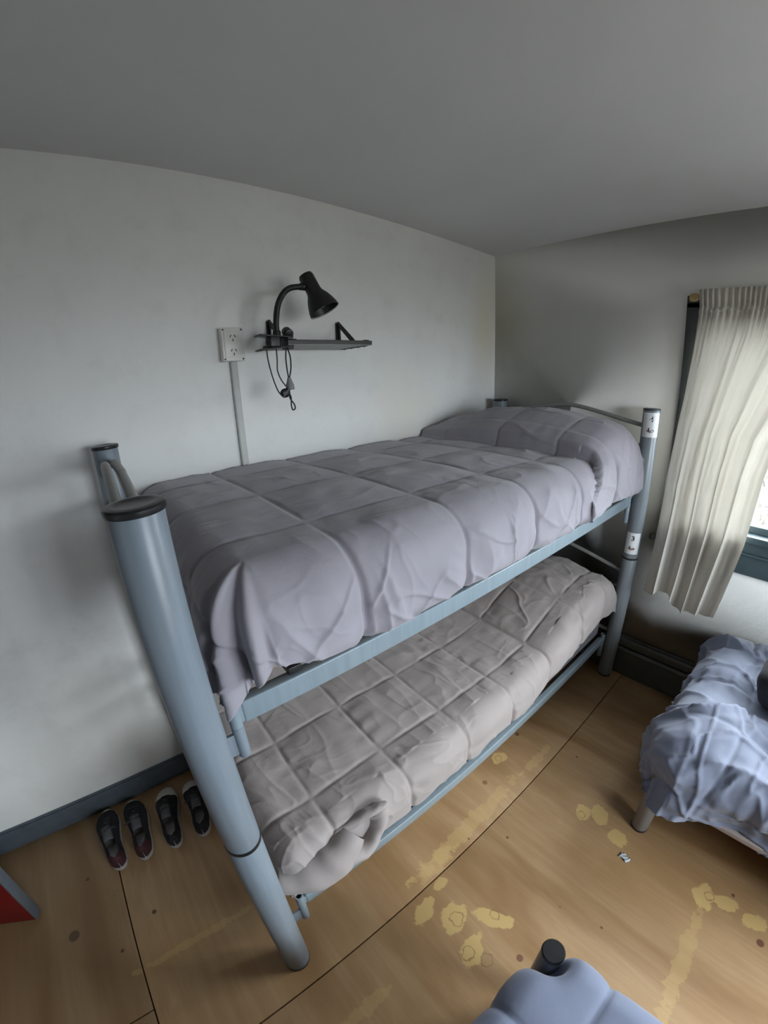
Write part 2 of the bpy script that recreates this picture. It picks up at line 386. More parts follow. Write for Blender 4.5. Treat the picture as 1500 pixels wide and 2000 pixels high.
# window_2 (back wall, behind the camera)
w=empty('window_2',(0,0,0)); struct(w)
m=MB()
for a,b in (((BX0,BZ0),(BX1,BZ0+.04)),((BX0,BZ1-.04),(BX1,BZ1)),((BX0,BZ0),(BX0+.05,BZ1)),((BX1-.05,BZ0),(BX1,BZ1)),(((BX0+BX1)/2-.025,BZ0),((BX0+BX1)/2+.025,BZ1))):
    m.box((a[0],YB-.09,a[1]),(b[0],YB-.04,b[1]),.004)
m.build('window_frame',M['winframe'],w)
m=MB(); m.box((BX0+.04,YB-.067,BZ0+.03),(BX1-.04,YB-.063,BZ1-.03)); m.build('glass_pane',M['glass'],w)

# door_1: red leaf standing open, seen at the lower left
a=Vector((-2.806,-.354,0)); dr=Vector((-.942,.336,0)).normalized(); nr=Vector((-dr.y,dr.x,0))*-1
ang=math.atan2(dr.y,dr.x)
d1=empty('door_1',(a.x,a.y,0),ang); struct(d1)
L=.80
m=MB(); m.box((0.004,-.001,.010),(L,.016,2.0),.001)
leaf=m.build('door_panel',M['red'],d1)
m=MB(); m.box((0,-.022,.008),(L,-.001,2.0),.001); m.box((-.003,-.022,.008),(.004,.0165,2.0),.001); plabel(m.build('door_edge',M['dooredge'],d1),'grey painted edge')
m=MB(); m.cyl((.07,.016,1.0),(.07,.06,1.0),.010); m.cyl((.07,.055,1.0),(.18,.055,1.0),.009); m.cyl((.07,.012,1.0),(.07,.02,1.0),.026); m.build('door_handle',M['bar'],d1)

# ------------------------------------------------------------------ bunk bed
FX,HX,BYK,FY=-2.0695,-.0695,-.0961,-.9517
HT,HR,RR=1.4877,.7463,.0385
bunk=empty('bunk_bed',((FX+HX)/2,(BYK+FY)/2,0)); B0=Vector(bunk.location)
tag(bunk,'blue grey tubular steel bunk bed along the left wall, numbered 3 and 4','bunk bed')
def loc(o): o.location=-B0; return o         # mesh data in world coordinates under the empty
def post(x,y,mat,ring=True,thin=False):
    m=MB(); m.cyl((x,y,.006),(x,y,HR-.004),RR,n=48,bev=.003); m.cyl((x,y,HR+.002),(x,y,HT-.008),RR,n=48,bev=.003)
    p=loc(m.build('post',mat,bunk))
    m=MB(); m.lathe((x,y,HT-.012),(x,y,HT),[(0,RR+.0022),(.3,RR+.0035),(.7,RR+.0035),(.93,RR+.001),(1,RR-.004),(1.0,RR-.010),(.86,RR-.014),(.86,.0005)],48,cap=False)
    if thin:
        m=MB(); m.lathe((x,y,HT-.008),(x,y,HT),[(0,RR+.0003),(.55,RR+.0008),(.93,RR-.001),(1,RR-.005),(1.0,.0005)],48,cap=False)
    c=m.build('cap',M['capg'] if thin else M['cap'],p); plabel(c,'dark grey end cap' if thin else 'black plastic end cap')
    m=MB(); m.lathe((x,y,HR-.006),(x,y,HR+.005),[(0,RR-.004),(.1,RR+.0012),(.9,RR+.0012),(1,RR-.004)],48); plabel(m.build('joint_ring',M['cap'],p),'thin black joint ring')
    m=MB(); m.lathe((x,y,0),(x,y,.012),[(0,RR+.0005),(.9,RR+.001),(1,RR-.002)],48); m.build('foot_cap',M['cap'],p)
    return p
p1=post(FX,FY,M['post']); p2=post(FX,BYK,M['post']); p3=post(HX,FY,M['postd'],thin=True); p4=post(HX,BYK,M['postd'])

# number stickers wrapped on the head post
def text_tris(s,size,font_bold=True):
    cu=bpy.data.curves.new('t','FONT'); cu.body=s; cu.size=size; cu.align_x='CENTER'; cu.resolution_u=6; cu.offset=size*.028 if font_bold else 0
    to=bpy.data.objects.new('t',cu); C.objects.link(to)
    dg=bpy.context.evaluated_depsgraph_get(); dg.update(); me=bpy.data.meshes.new_from_object(to.evaluated_get(dg))
    bm=bmesh.new(); bm.from_mesh(me); bmesh.ops.triangulate(bm,faces=bm.faces); 
    V=[(v.co.x,v.co.y) for v in bm.verts]; F=[[v.index for v in f.verts] for f in bm.faces]; bm.free()
    bpy.data.objects.remove(to); bpy.data.curves.remove(cu); bpy.data.meshes.remove(me)
    return V,F
M['stick']=simple('sticker white vinyl',(.72,.74,.75),.4,0,.02,20)
M['ink']=simple('sticker ink',(.02,.02,.022),.5)
M['orange']=simple('sticker orange ink',(.45,.16,.06),.5)
def sticker(parent,zc0,digit,z0,z1,angc,half):
    cx,cy=HX,FY; m=MB(); R0=RR+.0006; R1=RR+.0010
    def wrap(u,v,R): a=angc+u/RR; return (cx+R*math.cos(a),cy+R*math.sin(a),v)
    n=24; vs=[];fs=[]
    for i in range(n+1):
        u=(i/n*2-1)*half*RR
        for v in (z0,z1): vs.append(wrap(u,v,R0))
    for i in range(n): fs.append((2*i,2*i+2,2*i+3,2*i+1))
    m.add(vs,fs,0)
    def put(V,F,du,dv,mi): m.add([wrap(x+du,y+dv,R1) for x,y in V],F,mi)
    V,F=text_tris(digit,.034); put(V,F,0.0,z1-.040,1)
    def poly(pts,du,dv,mi): put(pts,[list(range(len(pts)))],du,dv,mi)
    def disc(r,du,dv,mi,sx=1,sy=1): poly([(r*sx*math.cos(2*PI*k/16),r*sy*math.sin(2*PI*k/16)) for k in range(16)],du,dv,mi)
    # little two-part emblem: dark leaning shape on the left, rounded loop on the right
    zb=z0+.030
    poly([(-.016,-.006),(-.004,-.008),(-.003,.002),(-.006,.003),(-.005,.014),(-.009,.014),(-.011,.004),(-.016,.003)],0,zb,1)
    disc(.0028,-.011,zb+.010,2); disc(.0075,.007,zb,1,1.15,.85)
    m.add([wrap(.007+.0045*1.2*math.cos(2*PI*k/16),zb+.0036*math.sin(2*PI*k/16),R1+.0003) for k in range(16)],[list(range(16))],2 if digit=='3' else 0)
    poly([(-.002,-.010),(.002,-.010),(.004,-.004),(-.003,-.004)],-.002,zb,2)
    m.add([wrap(x,y,R1) for x,y in ((-.016,z0+.014),(.016,z0+.014),(.016,z0+.0165),(-.016,z0+.0165))],[(0,1,2,3)],1)
    o=m.build('number_sticker',[M['stick'],M['ink'],M['orange']],parent); plabel(o,'white sticker with the number %s'%digit)
    return o
AC=math.atan2(-1.52-FY,-2.10-HX)
sticker(p3,0,'4',1.358,1.470,AC+.08,1.05); sticker(p3,0,'3',.775,.888,AC-.02,.95)

# side rails with end sleeves
def side_rail(yy,zt,hh,x0=-1.995,x1=-.105):
    r=empty('side_rail',(0,0,0)); r.parent=bunk; r.location=-B0
    sgn=1 if yy<-.5 else -1
    m=MB(); m.box((x0+.012,yy,zt-hh),(x1-.012,yy+sgn*.028,zt),.004)
    # inner lip carrying the mattress base
    m.box((x0+.05,yy+sgn*.026,zt-hh),(x1-.05,yy+sgn*.05,zt-hh+.004),.001)
    m.build('rail_bar',M['rail'],r)
    for xe,s2 in ((x0-.005,-1),(x1+.005,1)):
        ym=yy+sgn*.008
        m=MB(); m.lathe((xe,ym,zt-hh-.003),(xe,ym,zt+.018),[(0,.0125),(1,.0125),(1,.0085),(.35,.0085),(.35,.0003)],24,cap=False)
        m.box((min(xe,xe-s2*.02),ym-.006,zt-hh+.004),(max(xe,xe-s2*.02),ym+.006,zt-.004),.001)
        m.build('rail_sleeve',M['rail'],r)
        m=MB(); m.cyl((xe,ym,zt-hh-.085),(xe,ym,zt-hh-.004),.0125,n=24,bev=.003)
        px=FX if s2<0 else HX
        m.box((min(px-s2*.02,xe),ym-.004,zt-hh-.075),(max(px-s2*.02,xe),ym+.004,zt-hh-.02),.001)
        m.build('post_pin',M['post'],r)
    return r
side_rail(-.914,1.067,.053); side_rail(-.134,1.067,.053)
side_rail(-.914,.250,.045,-1.985); side_rail(-.134,.250,.045,-1.985)

# head and foot frames (arched top bar + lower straight bar), two units each
def end_frame(x,name,zoff):
    m=MB(); y0,y1=BYK-.03,FY+.03; s=-.0
    pts=[(x,y0,.655),(x,y0-.07,.672),(x,y0-.20,.705),(x,(y0+y1)/2+.06,.727),(x,(y0+y1)/2-.05,.727),(x,y1+.22,.705),(x,y1+.08,.675),(x,y1,.660)]
    m.tube([(a,b,c+zoff) for a,b,c in spline([Vector(p) for p in pts],6)],.0105,14)
    m.cyl((x,y0,.567+zoff),(x,y1,.567+zoff),.0085,n=16)
    m.cyl((x,y0,.29+zoff),(x,y1,.29+zoff),.012,n=16)
    return loc(m.build(name,M['bar'],bunk))
for zo in (0,.7463):
    end_frame(HX,'headboard_frame',zo); end_frame(FX-.016,'footboard_frame',zo)
m=MB(); xx=FX+.014; m.tube(spline([Vector((xx,BYK-.026,1.425)),Vector((xx,BYK-.10,1.440)),Vector((xx,BYK-.22,1.452)),Vector((xx,BYK-.40,1.458)),Vector((xx,FY+.42,1.455)),Vector((xx,FY+.20,1.440)),Vector((xx,FY+.03,1.415))],6),.0115,14); loc(m.build('footboard_bar',M['bar'],bunk))

# mattress bases: slats of pine on steel cross bars
def base(zt,name='slat_base'):
    m=MB()
    for i in range(13):
        x=-1.93+i*(1.80/12); m.box((x-.04,-.860,zt-.012),(x+.04,-.150,zt),.003)
    o=loc(m.build(name,M['wood'],bunk)); plabel(o,'pale pine slats')
    for x in (-1.86,-1.35,-.80,-.30):
        m=MB(); m.box((x-.015,-.906,zt-.030),(x+.015,-.140,zt-.013),.002); loc(m.build('cross_bar',M['black'],bunk))
    return o
base(1.100); base(.262)
m=MB(); m.box((-1.975,-.884,1.086),(-.12,-.872,1.0995),.002); m.box((-1.975,-.145,1.078),(-.12,-.131,1.0995),.002)
plabel(loc(m.build('base_edge_board',M['wood'],bunk)),'pale pine edge board')

def mattress(name,x0,x1,y0,y1,z0,z1,label,mat=None,r=.05):
    bm=bmesh.new(); bmesh.ops.create_cube(bm,size=1)
    for v in bm.verts: v.co=Vector((v.co.x*(x1-x0),v.co.y*(y1-y0),v.co.z*(z1-z0)+(z1-z0)/2))
    bmesh.ops.bevel(bm,geom=bm.edges[:],offset=r*.7,segments=5,profile=.5,affect='EDGES')
    me=bpy.data.meshes.new(name); bm.to_mesh(me); bm.free()
    o=obj(name,me,mat or M['mattress']); o.location=((x0+x1)/2,(y0+y1)/2,z0); tag(o,label,'mattress'); return o
mattress('mattress',-1.985,-.125,-.885,-.13,1.1005,1.245,'dark mattress of the upper bunk, edge just showing under the quilt',r=.03)
mattress('mattress',-1.985,-.125,-.885,-.13,.2625,.43,'dark mattress of the lower bunk, under the taupe quilt',r=.03)

# ------------------------------------------------------------------ quilts
def drape(name,mat,label,s_rng,t_rng,core,R,ztop,seam_s,seam_t,step=.0034,hem=None,
          puff=.012,pw=.035,side_puff=.02,wr=.004,profile=None,sink=None,maxdrop=None,extra=None,seed=0,thick=.003,group=None,yslope=0,seam_jit=.006,groove=.42,pk=1.0,topsoft=1.0):
    """A flat quilt sheet (s along x, t along y) laid over a box: core=(x0,x1,y0,y1) is the flat top, R the edge rounding.
       Beyond the core the sheet bends down over the edge."""
    ns=int((s_rng[1]-s_rng[0])/step)+1; nt=int((t_rng[1]-t_rng[0])/step)+1
    S,T=np.meshgrid(np.linspace(*s_rng,ns),np.linspace(*t_rng,nt),indexing='ij')
    if hem is not None: S,T=hem(S,T)
    x0,x1,y0,y1=core
    cx=np.clip(S,x0,x1); cy=np.clip(T,y0,y1); dx=S-cx; dy=T-cy; D=np.hypot(dx,dy)+1e-9
    if maxdrop is not None: D2=np.where(D>maxdrop*.8, maxdrop*.8+(maxdrop*.35)*np.tanh((D-maxdrop*.8)/(maxdrop*.35)),D)
    else: D2=D
    q=R*PI/2; a=np.clip(D2/R,0,PI/2)
    hor=R*np.sin(a); drop=R*(1-np.cos(a))+np.maximum(D2-q,0)
    X=cx+dx/D*hor; Y=cy+dy/D*hor; Z=ztop-drop
    # seams
    def dist(A,Bc,L,k):
        jit=seam_jit*vnoise(Bc*3,A*0+k,seed+k)
        d=np.full(A.shape,9.); 
        for v in L: d=np.minimum(d,np.abs(A+jit-v))
        return d
    ds=dist(S,T,seam_s,1); dt=dist(T,S,seam_t,2)
    side=sstep(0,.12,D); P=puff+(side_puff-puff)*side
    f=lambda d,w:1-np.exp(-(d/w)**1.6)
    g2=lambda d:groove*(1-np.exp(-(d/.0070)**2))+(1-groove)*f(d,pw*(topsoft-(topsoft-1)*side))
    cell=g2(ds)*g2(dt)
    h=P*cell
    # puckers crossing the seams
    h=h+wr*np.exp(-dt/.045)*vnoise(S*30,T*6,seed+5)*f(dt,.012)*(.35+.65*side)*pk
    h=h+wr*np.exp(-ds/.045)*vnoise(S*6,T*30,seed+6)*f(ds,.012)*(.35+.65*side)*pk
    # soft creases inside the cells
    ang=vnoise(S*2,T*2,seed+9)*1.2
    u=S*np.cos(ang)+T*np.sin(ang)
    rr_=ridge(S*5+3*T,T*4-2*S,seed+7); h=h+wr*.5*np.maximum(rr_,0)**3*cell
    h=h+wr*.8*fbm(S*9,T*9,2,seed+8)*cell
    cr=np.maximum(ridge(S*11+4*T,T*5-3*S,seed+14),0)**6*np.maximum(vnoise(S*4,T*4,seed+15)+.2,0); h=h+wr*.7*cr*cell
    cr=np.maximum(ridge(S*5-4*T,T*12+3*S,seed+16),0)**6*np.maximum(vnoise(S*4,T*4,seed+17)+.2,0); h=h+wr*.6*cr*cell
    if profile is not None: X,Y,Z=profile(S,T,X,Y,Z,D)
    if extra is not None: h=extra(S,T,h,D,dx,dy,cell)
    G=np.stack([X,Y,Z],-1)
    gs=np.gradient(G,axis=0); gt=np.gradient(G,axis=1); N=np.cross(gs,gt); N/=np.linalg.norm(N,axis=-1,keepdims=True)+1e-12
    # smooth the normals so puffs do not cross
    G2=G+N*h[...,None]
    if sink is not None: G2=sink(S,T,G2)
    vs=G2.reshape(-1,3); idx=np.arange(ns*nt).reshape(ns,nt)
    fc=np.stack([idx[:-1,:-1],idx[1:,:-1],idx[1:,1:],idx[:-1,1:]],-1).reshape(-1,4)
    me=bpy.data.meshes.new(name); me.vertices.add(len(vs)); me.vertices.foreach_set('co',vs.ravel().astype(np.float32))
    me.loops.add(fc.size); me.loops.foreach_set('vertex_index',fc.ravel().astype(np.int32)); me.polygons.add(len(fc)); me.polygons.foreach_set('loop_start',np.arange(0,fc.size,4).astype(np.int32))
    me.update(calc_edges=True); me.validate()
    o=obj(name,me,mat); tag(o,label,'quilt',group)
    sol=o.modifiers.new('thick','SOLIDIFY'); sol.thickness=thick; sol.offset=-1; sol.use_rim=True
    return o

# --- upper quilt
UPS=[-1.72,-1.41,-1.10,-.80,-.49,-.19,-2.03]; UPT=[-.76,-.475,-.17]
def up_hem(S,T):
    return S,T
def up_profile(S,T,X,Y,Z,D):
    # pillow lump at the head: the sheet climbs steeply and overhangs a little, then rolls off at the head end
    kx=[-3,-.72,-.63,-.575,-.545,-.51,-.43,-.33,-.21,-.10,.02,.10]
    dxs=[0,0,-.012,-.055,-.075,-.055,-.015,-.01,-.035,-.08,-.15,-.21]
    hz=[0,-.004,-.014,.012,.060,.092,.128,.140,.110,.045,-.07,-.15]
    lat=np.clip((Y+1.0)/.97,0,1); dome=.42+.58*np.sin(PI*np.clip(lat*.92+.05,0,1))**.7
    fade=1-sstep(.06,.26,np.where(T<-.8,D,0))
    Sx=S+.02*(T+.5)+.12*sstep(.04,.24,D)*(T<-.8)
    ddx=np.interp(Sx,kx,dxs); dh=np.interp(Sx,kx,hz)
    X=X+ddx; Z=Z+dh*dome*(.25+.75*fade)+.035*fade*sstep(-.7,-.5,Sx)*(1-sstep(-.2,0,Sx))*0
    # crown along the middle of the mattress and a sag towards the wall
    Z=Z+.012*np.sin(PI*np.clip((Y+.95)/.9,0,1))
    Z=np.where(T>-.06,Z,Z)
    # lump bulges forward over the side
    Y=Y-.006*sstep(-.58,-.50,Sx)*sstep(.02,.18,D)*(T<-.7)
    return X,Y,Z
def up_extra(S,T,h,D,dx,dy,cell):
    front=(dy<0)
    # the hem is gathered in where the seams run down to it, and swells between them
    h=h+front*sstep(.08,.22,D)*(.006*cell)
    # long drag folds on the hanging side
    u=S*1.0+T*.45
    fo=np.maximum(ridge(u*5.5,T*1.6,31),0)**4
    h=h+front*.009*fo*sstep(.06,.2,D)*cell
    fo=np.maximum(ridge(S*13+T*2.5,T*1.1,36),0)**3; h=h+front*.009*fo*sstep(.07,.18,D)*cell*np.maximum(vnoise(S*5,T*2,37)+.4,0)
    fo=np.maximum(ridge(S*7-T*6,T*1.5+S,38),0)**4; h=h+front*.009*fo*sstep(.05,.15,D)*cell
    fo=np.maximum(ridge(S*6+T*9,T*3-S*1.5,39),0)**5; h=h+front*.007*fo*sstep(.05,.15,D)*cell
    fo2=np.maximum(ridge((S-T*.9)*6.0,(T)*1.2,44),0)**5
    h=h+front*.008*fo2*sstep(.12,.25,D)*cell
    h=h+.008*np.maximum(ridge(S*7,T*2.2,52),0)**4*sstep(-.95,-.70,S)*cell*(~front)
    # foot corner folds
    cor=np.minimum(sstep(0,.08,-dx),sstep(0,.08,-dy))
    h=h+cor*.018*np.sin(np.arctan2(-dy,-dx)*11+1)
    return h
def up_sink(S,T,G):
    # keep clear of the wall and tuck the hem behind the rail
    G[...,1]=np.minimum(G[...,1],-.020)
    z=G[...,2]; k=np.maximum(1.150-z,0)*(S>-1.985)
    G[...,1]=np.where((G[...,1]<-.8)&(k>0),np.minimum(G[...,1]+k*k*14,-.80),G[...,1])
    G[...,2]=np.where((G[...,1]<-.5)&(S>-1.985),np.maximum(z,1.092),z)
    return G
def warp_hem_up(S,T):
    # shorten the sheet at the front near the foot, lengthen a little at the lump
    t0=T.min(); f=np.clip((T+.80)/(t0+.80),0,1)
    sc=1-.17*sstep(-1.74,-1.95,S)-.015*np.sin((S+1.72)/.305*2*PI)*0
    scal=np.abs(np.sin((S+1.72)/.305*PI)); sc=sc*(1-.035*scal)
    T=np.where(T<-.80,-.80+(T+.80)*sc,T); return S,T
drape('quilt',M['quilt_up'],'lilac grey square-stitched quilt on the upper bunk, pulled up over a pillow',
      (-2.185,.05),(-1.125,.03),(-1.905,.3,-.860,.2),.095,1.315,UPS,UPT,hem=warp_hem_up,puff=.0095,side_puff=.016,wr=.0035,
      profile=up_profile,extra=up_extra,sink=up_sink,maxdrop=.285,seed=3,pw=.045,pk=1.7,groove=.36,topsoft=1.3)

# --- lower quilt
LS=[-1.84,-1.575,-1.31,-1.05,-.785,-.52,-.25,-2.105]; LT=[-.79,-.54,-.29,-.06]
def lo_profile(S,T,X,Y,Z,D):
    k=[-3,-.95,-.80,-.62,-.45,-.30,-.16,-.06,.03,.1]; hz=[0,0,.02,.10,.165,.185,.155,.085,-.02,-.12]; dxs=[0,0,0,0,0,0,-.01,-.045,-.10,-.16]
    lat=np.clip((Y+1.0)/.95,0,1); dome=.50+.5*np.sin(PI*np.clip(lat*.8+.15,0,1))
    X=X+np.interp(S,k,dxs); fade=1-.75*sstep(.05,.30,np.where(T<-.8,D,0))
    Z=Z+np.interp(S,k,hz)*dome*fade
    return X,Y,Z
def lo_extra(S,T,h,D,dx,dy,cell):
    front=(dy<0)
    h=h+front*.005*np.maximum(ridge(S*6,T*5,71),0)**3*cell
    h=h+(~front)*.0035*np.maximum(ridge(S*9,T*2.0,72),0)**3*cell+(~front)*.0035*np.maximum(ridge(S*13+T*3,T*2.5,73),0)**4*cell
    fo=np.maximum(ridge((S+T*.5)*9,(T-S*.2)*2.5,77),0)**4
    h=h+(~front)*.0055*fo*cell*np.maximum(vnoise(S*2.6,T*2.6,78)+.25,0)
    fo=np.maximum(ridge((S-T*.3)*8,(T+S*.2)*3,83),0)**4
    h=h+(~front)*.007*fo*cell*sstep(-.95,-.6,S)
    return h
def lo_sink(S,T,G):
    G[...,1]=np.minimum(G[...,1],-.022)
    return G
def warp_lo(S,T):
    t0=T.min(); sc=1+.03*np.sin((S+1.84)/.265*PI*2+1)-.07*sstep(-.95,-.75,S)
    return S,np.where(T<-.82,-.82+(T+.82)*sc,T)
qlo=drape('quilt',M['quilt_low'],'taupe grey square-stitched quilt on the lower bunk, its foot corner curled up',(-2.18,.04),(-1.042,.03),(-1.94,.3,-.860,.2),.072,.500,LS,LT,
      hem=warp_lo,puff=.009,side_puff=.012,wr=.0050,profile=lo_profile,extra=lo_extra,sink=lo_sink,maxdrop=.22,seed=8,pw=.05,groove=.45,pk=2.8)

# curled-up foot corner of the lower quilt: a thick rolled hem that ends in an open mouth
def curl():
    m=MB(); k=26
    axis=spline([Vector((-2.02,-.900,.405)),Vector((-1.965,-.925,.408)),Vector((-1.90,-.945,.418)),Vector((-1.845,-.948,.438)),Vector((-1.80,-.935,.460))],12)
    N=len(axis); vs=[];fs=[]
    for i,c in enumerate(axis):
        f=i/(N-1); d=(axis[min(i+1,N-1)]-axis[max(i-1,0)]).normalized(); w=d.cross(Vector((0,0,1))).normalized(); up=w.cross(d)
        R0=.040+.016*math.sin(PI*f)
        for j in range(k):
            a=2*PI*j/k; rad=R0*(1+.05*math.sin(3*a+f*6)+.03*math.sin(f*22+a))
            vs.append(c+w*(math.cos(a)*rad)+up*(math.sin(a)*rad*.9))
    for i in range(N-1):
        for j in range(k): b=i*k; fs.append((b+j,b+(j+1)%k,b+k+(j+1)%k,b+k+j))
    fs.append(tuple(reversed(range(k))))
    m.add(vs,fs)
    c=Vector((-1.790,-.955,.462)); u=Vector((.96,-.02,.26)).normalized(); n=Vector((-.10,-.74,.67)); n=(n-u*n.dot(u)).normalized(); w=n.cross(u)
    prof=[(-.085,.75,.004),(-.05,1.0,.012),(-.015,1.05,.020),(.004,1.0,.019),(.012,.90,.013),(.010,.80,.006),(-.002,.70,.0),(-.025,.58,-.004),(-.05,.42,-.006),(-.07,.15,-.004)]
    K=64; vs=[];fs=[]; A,B=.082,.040
    for dn,sc,gr in prof:
        for j in range(K):
            a=2*PI*j/K; wr=1+.035*math.sin(7*a+dn*60)+.02*math.sin(13*a)
            ra=(A*sc+gr)*wr*(1+.12*math.cos(a)); rb=(B*sc+gr)*wr*(1-.15*math.cos(a))
            vs.append(c+u*(ra*math.cos(a))+w*(rb*math.sin(a)+.010*math.cos(2*a))+n*(dn+.012*math.sin(a*2+.5)))
    P=len(prof)
    for i in range(P-1):
        for j in range(K): fs.append((i*K+j,i*K+(j+1)%K,(i+1)*K+(j+1)%K,(i+1)*K+j))
    fs.append(tuple(range((P-1)*K,P*K)))
    m.add(vs,fs); o=m.build('curled_corner',M['quilt_low'],qlo,sharp=120)
    ss=o.modifiers.new('ss','SUBSURF'); ss.levels=1; ss.render_levels=1
    return o
curl()

# ------------------------------------------------------------------ shelf, lamp, socket
sh=empty('wall_shelf',(-1.282,0,1.75)); tag(sh,'small dark wall shelf on the left wall holding the black clip lamp','shelf')
def under(root,m,name,mat,label=None,**k):
    o=m.build(name,mat,root,**k); o.location=-Vector(root.location); 
    if label: plabel(o,label)
    return o
m=MB(); m.box((-1.462,-.222,1.7515),(-1.104,-.002,1.767),.001,0); m.box((-1.460,-.219,1.7495),(-1.106,-.004,1.7517),0,1)
under(sh,m,'board',[M['shelf'],M['shelfu']])
for x in (-1.432,-1.118):
    m=MB(); t2=.010
    m.box((x-t2,-.008,1.766),(x+t2,-.001,1.862),.003)
    m.box((x-t2,-.21,1.7665),(x+t2,-.002,1.7715),.002)
    # web and slanted edge
    vs=[];
    for xx in (x-.0025,x+.0025):
        vs+=[(xx,-.003,1.860),(xx,-.018,1.860),(xx,-.125,1.771),(xx,-.105,1.771),(xx,-.022,1.838),(xx,-.022,1.771),(xx,-.003,1.771)]
    n=7; fs=[]
    for a_,b_ in ((0,1),(1,2),(2,3),(3,4),(4,5),(5,6),(6,0)): fs.append((a_,b_,b_+n,a_+n))
    for o_ in (0,n): fs+=[(o_+0,o_+1,o_+4),(o_+1,o_+2,o_+3),(o_+1,o_+3,o_+4),(o_+0,o_+4,o_+5),(o_+0,o_+5,o_+6)]
    m.add(vs,fs)
    m.tube([(x,-.010,1.862),(x,-.128,1.770)],.006,10)
    under(sh,m,'bracket',M['black'])
m=MB(); m.box((-1.128,-.20,1.7475),(-1.110,-.03,1.7496),.0005)
for y in (-.05,-.10,-.15,-.19): m.cyl((-1.119,y,1.7455),(-1.119,y,1.7480),.0045,n=12)
under(sh,m,'screw_strip',M['black'])

lx,ly=-1.487,-.200
lamp=empty('clip_lamp',(lx,ly,1.767)); tag(lamp,'black gooseneck clip lamp clamped to the left end of the wall shelf','lamp')
def lpart(m,name,mat,label=None): return under(lamp,m,name,mat,label)
m=MB()
# two clamp jaws opening to the left with a spring between, handles in front
m.box((-1.455,-.225,1.768),(-1.565,-.165,1.775),.002); 
Mx=lambda ang,c:(Matrix.Translation(c)@Matrix.Rotation(ang,4,'Y')@Matrix.Translation(-Vector(c)))
m=MB()
c=Vector((-1.50,-.195,1.775))
m.box((-1.562,-.222,1.777),(-1.440,-.168,1.783),.002,M=Mx(.06,c))
m.box((-1.562,-.222,1.738),(-1.440,-.168,1.744),.002,M=Mx(-.10,Vector((-1.50,-.195,1.741))))
m.box((-1.462,-.220,1.768),(-1.440,-.170,1.780),.003); m.box((-1.462,-.220,1.736),(-1.440,-.170,1.7485),.003)
m.box((-1.525,-.215,1.742),(-1.485,-.175,1.782),.006)
m.tube([(-1.515,-.195,1.742),(-1.530,-.195,1.76),(-1.515,-.195,1.78)],.004,8)
lpart(m,'clamp',M['black'])
m=MB(); m.cyl((-1.452,-.215,1.785),(-1.450,-.185,1.800),.017,n=24,bev=.004); m.cyl((-1.451,-.2,1.765),(-1.451,-.2,1.79),.008,n=16)
lpart(m,'clamp_knob',M['black'])
neck=spline([Vector((-1.490,-.197,1.775)),Vector((-1.489,-.197,1.83)),Vector((-1.478,-.197,1.885)),Vector((-1.455,-.197,1.925)),Vector((-1.425,-.195,1.946)),Vector((-1.380,-.191,1.954))],14)
m=MB(); n_=len(neck); rr=[.0098+(.0010 if i%2 else 0) for i in range(n_)]; m.tube(neck,rr,14); m.cyl((-1.490,-.197,1.766),(-1.490,-.197,1.80),.014,n=20,bev=.003); m.cyl(neck[-4],neck[-1],.0125,n=16)
lpart(m,'gooseneck',M['black'])
# shade: neck cylinder then a flared bell
a0=Vector((-1.358,-.182,1.998)); a1=Vector((-1.314,-.228,1.868))
m=MB(); m.lathe(a0,a1,[(0,.0005),(0,.024),(.02,.025),(.06,.027),(.44,.027),(.52,.030),(.64,.040),(.78,.048),(.92,.054),(1,.056),(1.0,.0532),(.9,.049),(.6,.036),(.5,.024),(.5,.0005)],48,cap=False)
m.ball(Vector((-1.372,-.190,1.955)),.014)
shd=lpart(m,'lamp_shade',M['black'])
m=MB(); m.lathe(a0,a1,[(.52,.0005),(.52,.024),(.62,.036),(.78,.0455),(.92,.0510),(.995,.0528)],48,cap=False)
o=m.build('shade_lining',M['shade_in'],shd); plabel(o,'white inside of the shade')
m=MB(); b0=a0.lerp(a1,.52); b1=a0.lerp(a1,.9); m.lathe(b0,b1,[(0,.013),(.3,.015),(.6,.022),(.85,.021),(.97,.012),(1,.001)],24); m.build('bulb',M['plastic'],shd)
# flex cord: two loops, in-line switch and plug
yl=-.205
def P3(x,z,y=yl): return Vector((x,y,z))
m=MB()
m.tube(spline([P3(-1.535,1.745),P3(-1.533,1.70),P3(-1.521,1.64),P3(-1.505,1.594),P3(-1.488,1.577)],8),.0023,8)
m.tube(spline([P3(-1.500,1.745),P3(-1.500,1.70),P3(-1.502,1.665),P3(-1.490,1.632),P3(-1.470,1.605)],8),.0023,8)
m.tube(spline([P3(-1.462,1.745),P3(-1.467,1.71),P3(-1.466,1.67),P3(-1.462,1.635)],8),.0026,8)
m.tube(spline([P3(-1.460,1.745),P3(-1.450,1.71),P3(-1.451,1.67),P3(-1.461,1.635)],8),.0026,8)
m.tube(spline([P3(-1.465,1.60),P3(-1.464,1.57),P3(-1.450,1.548),P3(-1.447,1.532),P3(-1.457,1.528),P3(-1.461,1.545),P3(-1.460,1.575),P3(-1.474,1.597)],8),.0026,8)
lpart(m,'power_cord',M['black'])
m=MB(); m.ball(P3(-1.480,1.588),.017,sc=(1.15,.55,.95)); m.tube([P3(-1.491,1.577),P3(-1.466,1.603)],.009,10); lpart(m,'cord_switch',M['black'])
m=MB(); m.lathe(P3(-1.461,1.640),P3(-1.459,1.598),[(0,.006),(.25,.009),(.6,.014),(.95,.015),(1,.013)],20); lpart(m,'plug',M['plug'],'grey plug')

